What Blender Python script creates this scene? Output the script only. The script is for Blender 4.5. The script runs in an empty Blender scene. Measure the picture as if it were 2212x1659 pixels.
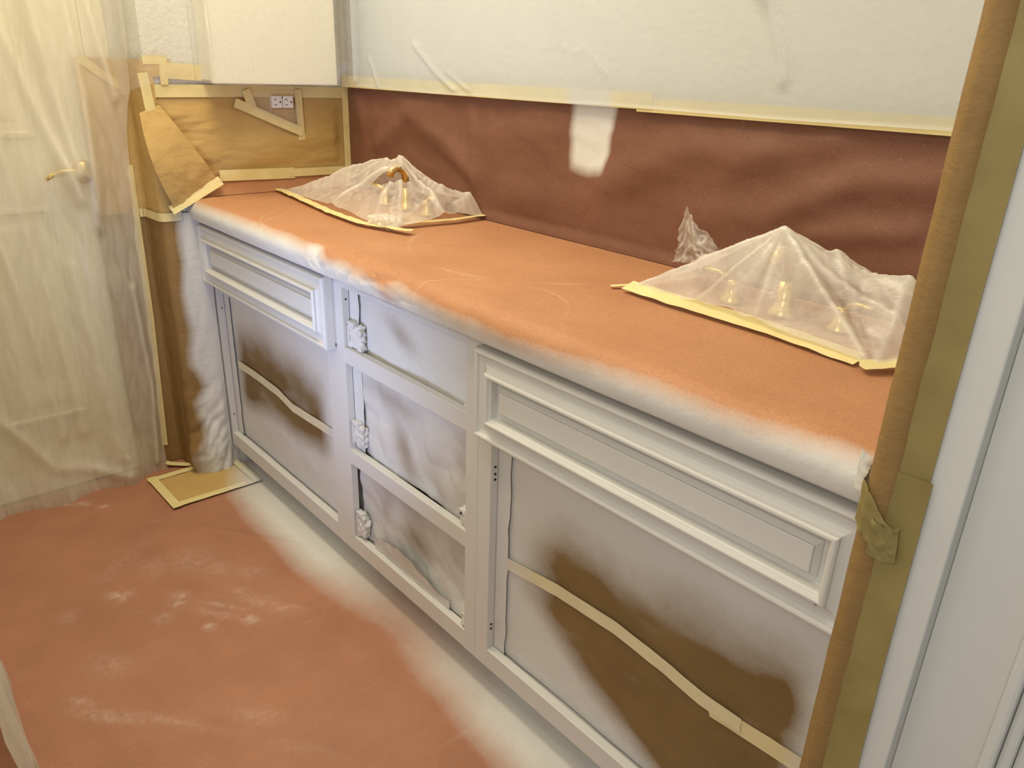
import bpy, bmesh, math, random
import numpy as np
from mathutils import Vector, Matrix, noise as mnoise

# ------------------------------------------------------------------ camera, world, lights
SC = bpy.context.scene
COL = SC.collection
cam_d = bpy.data.cameras.new('camera'); cam = bpy.data.objects.new('camera', cam_d); COL.objects.link(cam)
cam_d.sensor_width = 36.0; cam_d.lens = 1645.3 / 2212 * 36.0; cam_d.clip_start = 0.02
cam.location = (2.2722, -1.3049, 1.2454); cam.rotation_euler = (1.1784, -0.0321, 0.8503)
SC.camera = cam
SC.view_settings.view_transform = 'Standard'; SC.view_settings.look = 'None'
SC.view_settings.exposure = 0.0; SC.view_settings.gamma = 1.0; SC.view_settings.use_curve_mapping = False
world = bpy.data.worlds.new('world'); SC.world = world; world.use_nodes = True
bg = world.node_tree.nodes['Background']; bg.inputs[0].default_value = (0.93, 0.96, 1.0, 1); bg.inputs[1].default_value = 0.27

def area(name, loc, target, sx, sy, power, color):
    d = bpy.data.lights.new(name, 'AREA'); d.shape = 'RECTANGLE'; d.size = sx; d.size_y = sy
    d.energy = power; d.color = color
    o = bpy.data.objects.new(name, d); COL.objects.link(o); o.location = loc
    o.rotation_euler = (Vector(target) - Vector(loc)).to_track_quat('-Z', 'Y').to_euler()
    return o
area('ceiling_lamp_light', (0.72, -0.74, 2.33), (0.72, -0.74, 0), 1.2, 0.40, 24.5, (1.0, 0.89, 0.65))
wl = area('work_lamp_light', (1.08, -1.20, 0.50), (0.60, -0.49, 0.76), 0.16, 0.16, 1.65, (0.46, 0.60, 1.0))
wl.data.spread = math.radians(95)
area('entry_fill_light', (1.75, -1.25, 2.33), (1.6, -0.75, 0.4), 0.5, 0.3, 6, (1.0, 0.90, 0.70))  # unseen overhead fill, added to light the right cabinet fronts
area('hall_fill_light', (2.3, -2.1, 1.7), (1.6, -0.5, 0.4), 0.6, 0.6, 12, (1.0, 0.91, 0.74))  # unseen frontal fill, added to brighten the cabinet faces

# ------------------------------------------------------------------ helpers
def nz(x, y=0.0, z=0.0): return mnoise.noise(Vector((x, y, z)))
def fbm(x, y=0.0, z=0.0, o=4):
    s = 0; a = 1; f = 1
    for _ in range(o):
        s += a * mnoise.noise(Vector((x * f, y * f, z * f))); a *= .5; f *= 2.1
    return s
def ridge(x, y=0.0, z=0.0, o=3):
    s = 0; a = 1; f = 1
    for _ in range(o):
        s += a * abs(mnoise.noise(Vector((x * f, y * f, z * f)))); a *= .5; f *= 2.0
    return s
def sst(a, b, x):
    if a == b: return 1.0 if x > a else 0.0
    t = min(1, max(0, (x - a) / (b - a))); return t * t * (3 - 2 * t)
def lerp(a, b, t): return a + (b - a) * t
def poly(pts, x):
    if x <= pts[0][0]: return pts[0][1]
    for (a, b), (c, d) in zip(pts, pts[1:]):
        if x <= c: return b + (d - b) * (x - a) / (c - a)
    return pts[-1][1]

def tag(o, label=None, cat=None, group=None, kind=None):
    if label: o['label'] = label
    if cat: o['category'] = cat
    if group: o['group'] = group
    if kind: o['kind'] = kind
    return o
def empty(name, loc=(0, 0, 0)):
    o = bpy.data.objects.new(name, None); COL.objects.link(o); o.location = loc; o.empty_display_size = .05; return o
def link(name, me, mat, parent=None):
    o = bpy.data.objects.new(name, me); COL.objects.link(o)
    if mat: me.materials.append(mat)
    if parent is not None:
        o.parent = parent
        o.matrix_parent_inverse = Matrix.Translation(-parent.location) if parent.parent is None else Matrix.Identity(4)
    return o
def smooth(me):
    me.polygons.foreach_set('use_smooth', [True] * len(me.polygons)); me.update()
def box(name, a, b, mat, parent=None, bevel=0.0):
    bm = bmesh.new(); bmesh.ops.create_cube(bm, size=1)
    for v in bm.verts:
        v.co = Vector([lerp(a[i], b[i], v.co[i] + .5) for i in range(3)])
    if bevel: bmesh.ops.bevel(bm, geom=bm.edges[:], offset=bevel, segments=2, profile=.5, affect='EDGES')
    me = bpy.data.meshes.new(name); bm.to_mesh(me); bm.free()
    return link(name, me, mat, parent)
def boxes(name, lst, mat, parent=None, bevel=0.0):
    bm = bmesh.new()
    for a, b in lst:
        r = bmesh.ops.create_cube(bm, size=1)
        for v in r['verts']:
            v.co = Vector([lerp(a[i], b[i], v.co[i] + .5) for i in range(3)])
    if bevel: bmesh.ops.bevel(bm, geom=bm.edges[:], offset=bevel, segments=2, profile=.5, affect='EDGES')
    me = bpy.data.meshes.new(name); bm.to_mesh(me); bm.free()
    return link(name, me, mat, parent)
def sheet(name, fn, nu, nv, mat, parent=None, spray=None, marks=None, keep=None, thick=0.0):
    """fn(u,v)->xyz on a grid; spray(u,v,p) -> paint coverage stored on the points"""
    pts = []; sp = []; mk = []
    for j in range(nv + 1):
        for i in range(nu + 1):
            u, v = i / nu, j / nv; p = fn(u, v); pts.append(p)
            if spray: sp.append(spray(u, v, p))
            if marks: mk.append(marks(u, v, p))
    fs = []
    for j in range(nv):
        for i in range(nu):
            if keep and not keep((i + .5) / nu, (j + .5) / nv): continue
            a = j * (nu + 1) + i; fs.append((a, a + 1, a + nu + 2, a + nu + 1))
    me = bpy.data.meshes.new(name); me.from_pydata(pts, [], fs)
    if spray:
        at = me.attributes.new('spray', 'FLOAT', 'POINT'); at.data.foreach_set('value', sp)
    if marks:
        at = me.attributes.new('marks', 'FLOAT', 'POINT'); at.data.foreach_set('value', mk)
    if keep:
        bm = bmesh.new(); bm.from_mesh(me)
        bmesh.ops.delete(bm, geom=[v for v in bm.verts if not v.link_faces], context='VERTS'); bm.to_mesh(me); bm.free()
    smooth(me)
    o = link(name, me, mat, parent)
    if thick:
        m = o.modifiers.new('thickness', 'SOLIDIFY'); m.thickness = thick; m.offset = 0
    return o
def tube(name, pts, radii, mat, parent=None, seg=12, caps=True):
    bm = bmesh.new(); rings = []
    n = len(pts); pts = [Vector(p) for p in pts]
    if not hasattr(radii, '__len__'): radii = [radii] * n
    up = Vector((0, 0, 1))
    for i, p in enumerate(pts):
        t = (pts[min(i + 1, n - 1)] - pts[max(i - 1, 0)]).normalized()
        a = t.cross(up)
        if a.length < 1e-3: a = t.cross(Vector((1, 0, 0)))
        a.normalize(); b = a.cross(t).normalized()
        rings.append([bm.verts.new(p + radii[i] * (a * math.cos(2 * math.pi * k / seg) + b * math.sin(2 * math.pi * k / seg))) for k in range(seg)])
    for r0, r1 in zip(rings, rings[1:]):
        for k in range(seg): bm.faces.new((r0[k], r0[(k + 1) % seg], r1[(k + 1) % seg], r1[k]))
    if caps: bm.faces.new(rings[0]); bm.faces.new(rings[-1][::-1])
    bmesh.ops.recalc_face_normals(bm, faces=bm.faces[:])
    me = bpy.data.meshes.new(name); bm.to_mesh(me); bm.free(); smooth(me)
    return link(name, me, mat, parent)
def lathe(name, prof, loc, mat, parent=None, seg=24):
    bm = bmesh.new(); rings = []
    for r, z in prof:
        rings.append([bm.verts.new((loc[0] + r * math.cos(2 * math.pi * k / seg), loc[1] + r * math.sin(2 * math.pi * k / seg), loc[2] + z)) for k in range(seg)])
    for r0, r1 in zip(rings, rings[1:]):
        for k in range(seg): bm.faces.new((r0[k], r0[(k + 1) % seg], r1[(k + 1) % seg], r1[k]))
    bm.faces.new(rings[0][::-1]); bm.faces.new(rings[-1])
    me = bpy.data.meshes.new(name); bm.to_mesh(me); bm.free(); smooth(me)
    return link(name, me, mat, parent)

# ------------------------------------------------------------------ materials
def mat_new(name):
    m = bpy.data.materials.new(name); m.use_nodes = True
    nt = m.node_tree; b = nt.nodes['Principled BSDF']; return m, nt, b
def N(nt, t, **kw):
    n = nt.nodes.new(t)
    for k, v in kw.items():
        if k in ('operation', 'blend_type', 'data_type', 'attribute_name', 'interpolation_type', 'noise_dimensions', 'attribute_type'): setattr(n, k, v)
        else: n.inputs[k].default_value = v
    return n
def rgba(c): return (c[0], c[1], c[2], 1)
def coords(nt, scale=(1, 1, 1)):
    g = nt.nodes.new('ShaderNodeNewGeometry'); mp = nt.nodes.new('ShaderNodeMapping'); mp.inputs['Scale'].default_value = scale
    nt.links.new(g.outputs['Position'], mp.inputs['Vector']); return mp.outputs[0]
def noise_node(nt, vec, scale, detail=3, rough=.5, dist=0):
    n = N(nt, 'ShaderNodeTexNoise', Scale=scale, Detail=detail, Roughness=rough, Distortion=dist); nt.links.new(vec, n.inputs['Vector']); return n.outputs['Fac']
def mrange(nt, v, a, b, c, d):
    n = N(nt, 'ShaderNodeMapRange', **{'From Min': a, 'From Max': b, 'To Min': c, 'To Max': d}); nt.links.new(v, n.inputs['Value']); return n.outputs[0]
def math_node(nt, op, a, b):
    n = nt.nodes.new('ShaderNodeMath'); n.operation = op
    for i, x in enumerate((a, b)):
        if isinstance(x, (int, float)): n.inputs[i].default_value = x
        else: nt.links.new(x, n.inputs[i])
    return n.outputs[0]
def mixc(nt, f, a, b):
    n = nt.nodes.new('ShaderNodeMix'); n.data_type = 'RGBA'
    if isinstance(f, (int, float)): n.inputs[0].default_value = f
    else: nt.links.new(f, n.inputs[0])
    for i, x in ((6, a), (7, b)):
        if isinstance(x, tuple): n.inputs[i].default_value = rgba(x)
        else: nt.links.new(x, n.inputs[i])
    return n.outputs[2]
def bump(nt, b, h, strength, dist):
    n = N(nt, 'ShaderNodeBump', Strength=strength, Distance=dist); nt.links.new(h, n.inputs['Height']); nt.links.new(n.outputs[0], b.inputs['Normal'])

PAINT = (0.66, 0.655, 0.635)
def paper_mat(name, c1, c2, fleck, use_marks=False, grain=300, stretch=(1, 1, 1), bstr=.25, arcs=(), gk=.42):
    m, nt, b = mat_new(name)
    v = coords(nt, stretch)
    big = noise_node(nt, v, 6, 4, .6); fine = noise_node(nt, v, grain, 2, .6)
    c = mixc(nt, mrange(nt, big, .3, .7, 0, 1), c1, c2)
    fl = noise_node(nt, v, 210, 1, .5)
    c = mixc(nt, mrange(nt, fl, .72, .76, 0, .5), c, fleck)
    c = mixc(nt, mrange(nt, fine, .40, .68, 0, gk), c, (c1[0] * .6, c1[1] * .55, c1[2] * .5))
    rough_src = None
    if use_marks:
        a = N(nt, 'ShaderNodeAttribute', attribute_name='marks')
        n1 = noise_node(nt, v, 55, 4, .7)
        mk = math_node(nt, 'MULTIPLY', a.outputs['Fac'], mrange(nt, n1, .35, .65, .05, .75))
        sc = noise_node(nt, coords(nt, (9, 2.2, 1)), 2.2, 5, .72, .7)
        mk = math_node(nt, 'ADD', mk, mrange(nt, sc, .60, .78, 0, .18))
        c = mixc(nt, mk, c, (.62, .50, .42))
    for ax, ay, ar, aw in arcs:      # curved rub marks in the paper
        g = nt.nodes.new('ShaderNodeNewGeometry'); dn = nt.nodes.new('ShaderNodeVectorMath'); dn.operation = 'DISTANCE'
        nt.links.new(g.outputs['Position'], dn.inputs[0]); dn.inputs[1].default_value = (ax, ay, .875)
        wob = math_node(nt, 'MULTIPLY', noise_node(nt, coords(nt), 9, 2), .02)
        r_ = math_node(nt, 'ABSOLUTE', math_node(nt, 'SUBTRACT', math_node(nt, 'ADD', dn.outputs['Value'], wob), ar + .01), 0)
        f_ = math_node(nt, 'MULTIPLY', mrange(nt, r_, 0, aw, .26, 0), mrange(nt, noise_node(nt, coords(nt), 5.5, 1), .50, .62, 0, 1))
        c = mixc(nt, f_, c, (.74, .54, .40))
    a = N(nt, 'ShaderNodeAttribute', attribute_name='spray')
    n2 = noise_node(nt, coords(nt), 34, 5, .6); n3 = noise_node(nt, coords(nt), 600, 2, .6)
    s = math_node(nt, 'ADD', a.outputs['Fac'], mrange(nt, n2, .2, .8, -.05, .05))
    s = math_node(nt, 'ADD', s, mrange(nt, n3, .2, .8, -.14, .14))
    # nothing is sprayed where the attribute is zero
    s = math_node(nt, 'MULTIPLY', s, mrange(nt, a.outputs['Fac'], .02, .2, 0, 1))
    s = mrange(nt, s, .05, .95, 0, 1)
    c = mixc(nt, s, c, PAINT)
    nt.links.new(c, b.inputs['Base Color'])
    b.inputs['Roughness'].default_value = .62; b.inputs['Specular IOR Level'].default_value = .3
    cr = noise_node(nt, v, 28, 5, .6, .4)
    h = math_node(nt, 'ADD', math_node(nt, 'MULTIPLY', fine, .12), cr)
    bump(nt, b, h, bstr, .006)
    return m
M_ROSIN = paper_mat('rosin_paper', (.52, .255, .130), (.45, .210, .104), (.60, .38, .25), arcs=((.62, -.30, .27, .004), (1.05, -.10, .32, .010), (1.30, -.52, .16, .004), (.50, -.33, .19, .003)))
M_ROSIN_SHADE = paper_mat('shaded_rosin_paper', (.215, .098, .064), (.175, .077, .049), (.32, .20, .14))  # same rosin paper as the counter, darkened for the grazing light on the wall
M_FLOOR = paper_mat('rosin_paper_floor', (.44, .205, .120), (.36, .165, .095), (.50, .32, .22), use_marks=True)
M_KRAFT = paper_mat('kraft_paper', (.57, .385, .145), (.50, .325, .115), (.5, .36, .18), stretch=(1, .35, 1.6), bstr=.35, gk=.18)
M_KRAFT_SHADE = paper_mat('shaded_kraft_paper', (.30, .185, .066), (.25, .150, .052), (.36, .25, .11), stretch=(1, .35, 1.6), bstr=.3, gk=.18)  # kraft colour darkened to carry the shade on the roll and lower wrap
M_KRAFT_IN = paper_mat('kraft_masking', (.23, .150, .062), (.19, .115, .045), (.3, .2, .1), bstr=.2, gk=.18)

def tape_mat(name, ca, cb):
    m, nt, b = mat_new(name)
    v = coords(nt)
    n1 = noise_node(nt, v, 14, 3); n2 = noise_node(nt, v, 700, 2)
    c = mixc(nt, mrange(nt, n1, .3, .7, 0, 1), ca, cb)
    a = N(nt, 'ShaderNodeAttribute', attribute_name='spray')
    c = mixc(nt, a.outputs['Fac'], c, PAINT)
    nt.links.new(c, b.inputs['Base Color']); b.inputs['Roughness'].default_value = .55
    bump(nt, b, n2, .15, .0008)
    b.inputs['Subsurface Weight'].default_value = 0
    return m
M_TAPE = tape_mat('masking_tape', (.78, .67, .33), (.70, .58, .27))
M_TAPE_SHADE = tape_mat('shaded_masking_tape', (.30, .235, .085), (.23, .175, .058))  # right-hand strips: tape colour darkened to stand for the shade there

def film_mat(name, dens, tint=(.90, .89, .85), scale=7, wr=.8, stretch=(1, 1, 1), lo=.55, hi=1.5, gloss=.06, crease=0.0):
    """thin frosted polythene: part of the light passes straight, part is scattered; denser where it is creased"""
    m = bpy.data.materials.new(name); m.use_nodes = True; nt = m.node_tree; nt.nodes.clear()
    out = nt.nodes.new('ShaderNodeOutputMaterial')
    tr = N(nt, 'ShaderNodeBsdfTransparent', Color=(.97, .965, .95, 1))
    df = N(nt, 'ShaderNodeBsdfDiffuse', Color=rgba(tint)); tl = N(nt, 'ShaderNodeBsdfTranslucent', Color=rgba(tint))
    gl = N(nt, 'ShaderNodeBsdfGlossy', Color=(1, 1, 1, 1), Roughness=.32)
    v = coords(nt, stretch)
    n1 = noise_node(nt, v, scale, 5, .62, 1.2)
    n2 = noise_node(nt, v, scale * 6, 4, .6, 1.5)
    bp = N(nt, 'ShaderNodeBump', Strength=wr, Distance=.012)
    h = math_node(nt, 'ADD', n1, math_node(nt, 'MULTIPLY', n2, .22)); nt.links.new(h, bp.inputs['Height'])
    for s in (df, tl, gl): nt.links.new(bp.outputs[0], s.inputs['Normal'])
    m1 = N(nt, 'ShaderNodeMixShader', Fac=.45); nt.links.new(df.outputs[0], m1.inputs[1]); nt.links.new(tl.outputs[0], m1.inputs[2])
    m2 = N(nt, 'ShaderNodeMixShader', Fac=gloss); nt.links.new(m1.outputs[0], m2.inputs[1]); nt.links.new(gl.outputs[0], m2.inputs[2])
    m3 = nt.nodes.new('ShaderNodeMixShader')
    f = mrange(nt, n1, .3, .7, dens * lo, min(1, dens * hi))
    if crease:
        g = nt.nodes.new('ShaderNodeNewGeometry')
        f = math_node(nt, 'ADD', f, mrange(nt, g.outputs['Pointiness'], .47, .56, -.12 * crease, .40 * crease))
        cl = N(nt, 'ShaderNodeClamp', Min=.05, Max=.96); nt.links.new(f, cl.inputs[0]); f = cl.outputs[0]
    nt.links.new(f, m3.inputs[0])
    nt.links.new(tr.outputs[0], m3.inputs[1]); nt.links.new(m2.outputs[0], m3.inputs[2])
    nt.links.new(m3.outputs[0], out.inputs[0]); return m
M_FILM = film_mat('plastic_film_door', .58, (.93, .89, .77), 3, .30, (1, 2.6, .6), .75, 1.2, .04, .95)
M_FILM_WALL = film_mat('plastic_film_wall', .50, (.73, .79, .82), 3, .10, (1, 1, 1), .9, 1.1, .03, .5)
M_FILM_BAG = film_mat('plastic_film_bag', .50, (.94, .92, .87), 7, .25, (1, 1, 1), .65, 1.3, .05, 1.0)
M_FILM_THIN = film_mat('plastic_film_thin', .26, (.92, .90, .84), 6, .09, (1, 1, 1), .6, 1.3, .05)

def simple(name, c, rough=.5, metal=0.0, spec=.5, bs=0, bsc=60, bd=.002, var=.06):
    m, nt, b = mat_new(name); v = coords(nt)
    n = noise_node(nt, v, 9, 3)
    col = mixc(nt, mrange(nt, n, .3, .7, 0, 1), c, tuple(x * (1 - var) for x in c))
    nt.links.new(col, b.inputs['Base Color'])
    b.inputs['Roughness'].default_value = rough; b.inputs['Metallic'].default_value = metal; b.inputs['Specular IOR Level'].default_value = spec
    if bs: bump(nt, b, noise_node(nt, v, bsc, 3, .55), bs, bd)
    return m
M_PAINT = simple('white_cabinet_paint', PAINT, .42, bs=.05, bsc=300, bd=.0006, var=.03)
M_WALL = simple('textured_wall_paint', (.70, .69, .66), .5, bs=.55, bsc=70, bd=.006, var=.03)
M_CEIL = simple('ceiling_paint', (.80, .78, .72), .8, bs=.5, bsc=70, bd=.004)
M_DOOR = simple('cream_door_paint', (.80, .76, .62), .45, var=.03)
M_UPPER = simple('white_laminate', (.80, .77, .66), .4, var=.02)
M_TRIM = simple('white_trim_paint', (.62, .63, .62), .38, bs=.04, bsc=200, bd=.0005, var=.03)
M_BRASS = simple('brass', (.80, .62, .25), .28, 1.0, var=.1)
M_DARK = simple('dark_hole', (.02, .018, .016), .8)
M_OUT = simple('outlet_plastic', (.86, .85, .82), .3, var=.02)
M_SUB = simple('laminate_countertop', (.55, .50, .42), .4)
M_HALL_SHADE = simple('shaded_hall_wall', (.16, .15, .15), .7)  # dark colour stands in for the unlit hall corner
M_RUBBER = simple('white_rubber', (.85, .84, .80), .5)

# ------------------------------------------------------------------ dimensions
HC, DN, FY = .874, .5345, -.489          # counter height, counter nose, face frame plane
XW, YS = -.16, -.60                      # door wall plane, end of the left return wall
XR = 2.03                                # right return wall
HS = 1.178                               # top of the red paper on the back wall
TK = .078                                # toe kick height

# ------------------------------------------------------------------ setting
def struct(o): o['kind'] = 'structure'; return o
struct(box('floor', (-.6, -2.6, -.05), (3.6, .12, 0), M_SUB))
struct(box('wall_back', (-.3, 0, 0), (2.6, .12, 2.4), M_WALL))
struct(box('wall_left', (XW - .12, -1.44, 0), (XW, 0, 2.4), M_WALL))
struct(box('wall_left_return', (XW, YS, 0), (0, 0, 2.4), M_WALL))
struct(box('wall_front', (XW, -1.44, 0), (1.30, -1.32, 2.4), M_WALL))
struct(box('wall_right', (XR, -.552, 0), (2.22, 0, 2.4), M_TRIM))
struct(box('wall_hall', (2.22, -.40, 0), (2.7, -.32, 2.4), M_HALL_SHADE))
struct(box('ceiling', (XW - .12, -1.44, 2.4), (2.7, .12, 2.46), M_CEIL))

# door in the left wall, seen through the plastic
door = empty('door_1', (XW, -1.10, 0)); tag(door, kind='structure')
box('slab', (XW - .02, -1.32, .012), (XW + .012, -.7025, 2.03), M_DOOR, door)
def raised_rect(name, y0, y1, z0, z1, x, mat, parent, prof):
    """mitred profile of concentric rectangles on a wall facing +x"""
    bm = bmesh.new(); loops = []
    for d, h in prof:
        loops.append([bm.verts.new((x + h, a, b)) for a, b in ((y0 + d, z0 + d), (y1 - d, z0 + d), (y1 - d, z1 - d), (y0 + d, z1 - d))])
    for l0, l1 in zip(loops, loops[1:]):
        for k in range(4): bm.faces.new((l0[k], l0[(k + 1) % 4], l1[(k + 1) % 4], l1[k]))
    bm.faces.new(loops[-1])
    bmesh.ops.recalc_face_normals(bm, faces=bm.faces[:])
    me = bpy.data.meshes.new(name); bm.to_mesh(me); bm.free(); return link(name, me, mat, parent)
dprof = [(0, 0), (.004, .010), (.014, .012), (.020, .004), (.040, .003), (.062, .012)]
for (a, b) in ((-1.30, -1.12), (-1.075, -.85)):
    for (c, d) in ((.24, .860), (1.035, 1.90)):
        raised_rect('panel', a, b, c, d, XW + .012, M_DOOR, door, dprof)
hd = lathe('handle_rose', [(.030, 0), (.032, .004), (.028, .012), (.012, .018), (.011, .040)], (0, 0, 0), M_BRASS, None)
hd.data.transform(Matrix.Translation((XW + .012, -.752, .942)) @ Matrix.Rotation(math.pi / 2, 4, 'Y'))
hd.parent = door; hd.matrix_parent_inverse = Matrix.Translation(-door.location)
tube('lever_handle', [(XW + .052, -.748, .942), (XW + .056, -.765, .944), (XW + .058, -.79, .950), (XW + .057, -.82, .950), (XW + .054, -.845, .940), (XW + .052, -.858, .930)],
     [.012, .011, .010, .009, .008, .006], M_BRASS, door)
tr1 = empty('trim_1', (XW, -.66, 0)); tag(tr1, kind='structure')
box('casing_board', (XW, -.7015, 0), (XW + .018, -.64, 2.039), M_DOOR, tr1, .003)
box('casing_head', (XW, -1.38, 2.04), (XW + .018, -.640, 2.10), M_DOOR, tr1, .003)

# right return: painted trim boards of the opening beside the counter
tr2 = empty('trim_2', (2.1, -.56, 0)); tag(tr2, kind='structure')
box('flat_board', (2.0475, -.588, 0), (2.100, -.555, 2.4), M_TRIM, tr2, .002)
box('recessed_board', (2.1002, -.566, 0), (2.173, -.555, 2.4), M_TRIM, tr2, .001)
box('stepped_bead', (2.1732, -.578, 0), (2.186, -.555, 2.4), M_TRIM, tr2, .004)
box('stepped_bead', (2.1862, -.570, 0), (2.198, -.555, 2.4), M_TRIM, tr2, .004)
box('stepped_bead', (2.1982, -.562, 0), (2.220, -.555, 2.4), M_TRIM, tr2, .003)

# ------------------------------------------------------------------ floor paper
def floor_spray(x, y):
    e = poly([(-.2, .50), (.0, .50), (.1, .535), (.2, .575), (.45, .59), (.7, .585), (.95, .56), (1.05, .545), (1.2, .57), (1.5, .575), (2.3, .58)], x)
    e += .014 * nz(x * 5, y * 5) + .005 * nz(x * 17, y * 17, 3)
    s = (1 - sst(-.085, .060, -y - e)) * (1 + .12 * nz(x * 9, y * 9, 5))
    k = poly([(-.2, .0), (-.10, .05), (.02, .7), (.1, 1), (.65, 1), (.80, .75), (.92, .45), (1.05, .42), (1.18, .62), (1.35, .90), (3, .92)], x)
    return max(0, min(1, s * k))
MK = [(.485, -.995, .02, .012, .9), (.50, -.975, .014, .02, .8), (.584, -.872, .020, .012, .9), (.61, -.885, .018, .014, .8), (.683, -.806, .05, .008, .6),
      (.723, -.729, .05, .02, .5), (.64, -.93, .02, .02, .6), (.74, -.86, .012, .012, .9), (.774, -.775, .02, .014, .9), (.70, -.83, .05, .012, .5),
      (.728, -1.073, .05, .03, .35), (.867, -1.129, .06, .012, .6), (.90, -1.09, .05, .01, .5), (.967, -1.026, .09, .008, .45),
      (-.11, -1.046, .03, .010, .9), (-.09, -1.02, .02, .012, .9), (-.07, -1.0, .012, .012, .7), (-.027, -.941, .02, .012, .9), (.03, -.90, .012, .01, .8), (-.05, -.98, .03, .008, .6),
      (.45, -.80, .06, .05, .35), (.42, -.88, .05, .04, .3), (.53, -.76, .04, .03, .4), (.60, -.70, .05, .03, .3), (.36, -.95, .02, .10, .25),
      (.78, -.70, .04, .02, .4), (.66, -.75, .02, .015, .6), (.80, -1.15, .03, .01, .5), (.5, -1.1, .02, .02, .4), (1.05, -.9, .06, .02, .25), (1.2, -.85, .08, .015, .2)]
def floor_marks(u, v, p):
    x, y, _ = p; s = 0
    for a, b, rx, ry, k in MK:
        dx, dy = (x - a), (y - b)
        if abs(dx) > .2 or abs(dy) > .2: continue
        q = ((dx * .8 + dy * .6) / rx) ** 2 + ((dy * .8 - dx * .6) / ry) ** 2
        s = max(s, k * math.exp(-q * .8))
    return s
def seg_d(x, y, a, b):
    dx, dy = b[0] - a[0], b[1] - a[1]; t = max(0, min(1, ((x - a[0]) * dx + (y - a[1]) * dy) / (dx * dx + dy * dy)))
    return math.hypot(x - a[0] - t * dx, y - a[1] - t * dy)
FOLDS = [((.50, -.91), (.82, -.645)), ((.735, -.86), (.64, -.735)), ((.30, -.72), (.55, -.55)), ((.95, -1.2), (1.2, -.95)), ((.2, -1.2), (.42, -.95))]
def floor_fn(u, v):
    x = lerp(XW + .004, 2.3, u); y = lerp(-1.44, -.438, v)
    z = .0035 + .0012 * fbm(x * 5, y * 5)
    for a, b in FOLDS:
        d = seg_d(x, y, a, b); z += .0022 * math.exp(-(d / .006) ** 2)
    # slight lift of the paper edge in front of the toe kick
    z += .010 * sst(-.472, -.445, y) * (.5 + .5 * nz(x * 4, 1.7)) * sst(-.02, .05, x)
    return (x, y, max(z, .0012))
fp = sheet('floor_paper', floor_fn, 400, 170, M_FLOOR, spray=lambda u, v, p: floor_spray(p[0], p[1]), marks=floor_marks)
tag(fp, 'red-brown rosin paper covering the floor, scuffed, with white overspray along the cabinets', 'paper')

# ------------------------------------------------------------------ base cabinets
def screw(parent, x, y, z, nrm='x', r=.0022):
    bm = bmesh.new(); bmesh.ops.create_cone(bm, cap_ends=True, segments=10, radius1=r, radius2=r, depth=.0012)
    me = bpy.data.meshes.new('screw_hole'); bm.to_mesh(me); bm.free()
    me.transform(Matrix.Rotation(math.pi / 2, 4, 'Y' if nrm == 'x' else 'X')); me.transform(Matrix.Translation((x, y, z)))
    return link('screw_hole', me, M_DARK, parent)
def front_profile(name, x0, x1, z0, z1, yb, prof, mat, parent):
    bm = bmesh.new(); loops = []
    for d, h in prof:
        loops.append([bm.verts.new((a, yb - h, b)) for a, b in ((x0 + d, z0 + d), (x1 - d, z0 + d), (x1 - d, z1 - d), (x0 + d, z1 - d))])
    for l0, l1 in zip(loops, loops[1:]):
        for k in range(4): bm.faces.new((l0[k], l0[(k + 1) % 4], l1[(k + 1) % 4], l1[k]))
    bm.faces.new(loops[0][::-1]); bm.faces.new(loops[-1])
    bmesh.ops.recalc_face_normals(bm, faces=bm.faces[:])
    me = bpy.data.meshes.new(name); bm.to_mesh(me); bm.free()
    o = link(name, me, mat, parent)
    return o
FPROF = [(0, 0), (0, .019), (.001, .0225), (.0035, .0258), (.0065, .0268), (.0095, .0258), (.0112, .0235), (.0118, .0195),
         (.016, .0175), (.022, .0172), (.028, .0185), (.033, .0210), (.0362, .0235), (.0368, .0295), (.0390, .0320), (.0422, .0324), (.0450, .0305), (.0462, .0262), (.0480, .0252), (.0495, .0225), (.0500, .0085), (.0512, .0080)]
FT = .019
def cabinet(name, x0, x1, ol, orr, label):
    c = empty(name, ((x0 + x1) / 2, -.25, 0)); tag(c, label, 'cabinet')
    zt = .818; bv = .0012
    box('side_panel', (x0 + .001, FY + FT, TK), (x0 + .016, -.012, zt), M_PAINT, c)
    box('side_panel', (x1 - .016, FY + FT, TK), (x1 - .001, -.012, zt), M_PAINT, c)
    box('bottom_panel', (x0 + .0165, FY + FT, TK + .02), (x1 - .0165, -.012, TK + .036), M_PAINT, c)
    box('stile', (x0 + .0004, FY, TK), (ol, FY + FT - .0005, zt), M_PAINT, c, bv)
    box('stile', (orr, FY, TK), (x1 - .0004, FY + FT - .0005, zt), M_PAINT, c, bv)
    box('bottom_rail', (ol - .0005, FY + .0006, TK + .0003), (orr + .0005, FY + FT, .1245), M_PAINT, c, bv)
    box('top_rail', (ol - .0005, FY + .0006, .782), (orr + .0005, FY + FT, zt), M_PAINT, c, bv)
    box('toe_kick', (x0 + (.02 if x0 < .1 else .0005), -.438, 0), (x1 - .0005, -.425, TK + .0005), M_PAINT, c)
    return c
X1, X2, X3, X4 = .004, .745, 1.2777, XR - .006
cab1 = cabinet('sink_base_cabinet', X1, X2, .0237, .7013, 'white sink base cabinet at the left end, beside the crumpled paper-wrapped wall')
box('side_end_panel', (X1, -.470, 0), (X1 + .016, -.425, TK), M_PAINT, cab1)
cab2 = cabinet('drawer_base_cabinet', X2, X3, .7855, 1.2407, 'white three-opening drawer base cabinet between the two sink cabinets, drawers removed')
cab3 = cabinet('sink_base_cabinet', X3, X4, 1.3165, 1.985, 'white sink base cabinet at the right end under the long drawer front')
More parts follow.
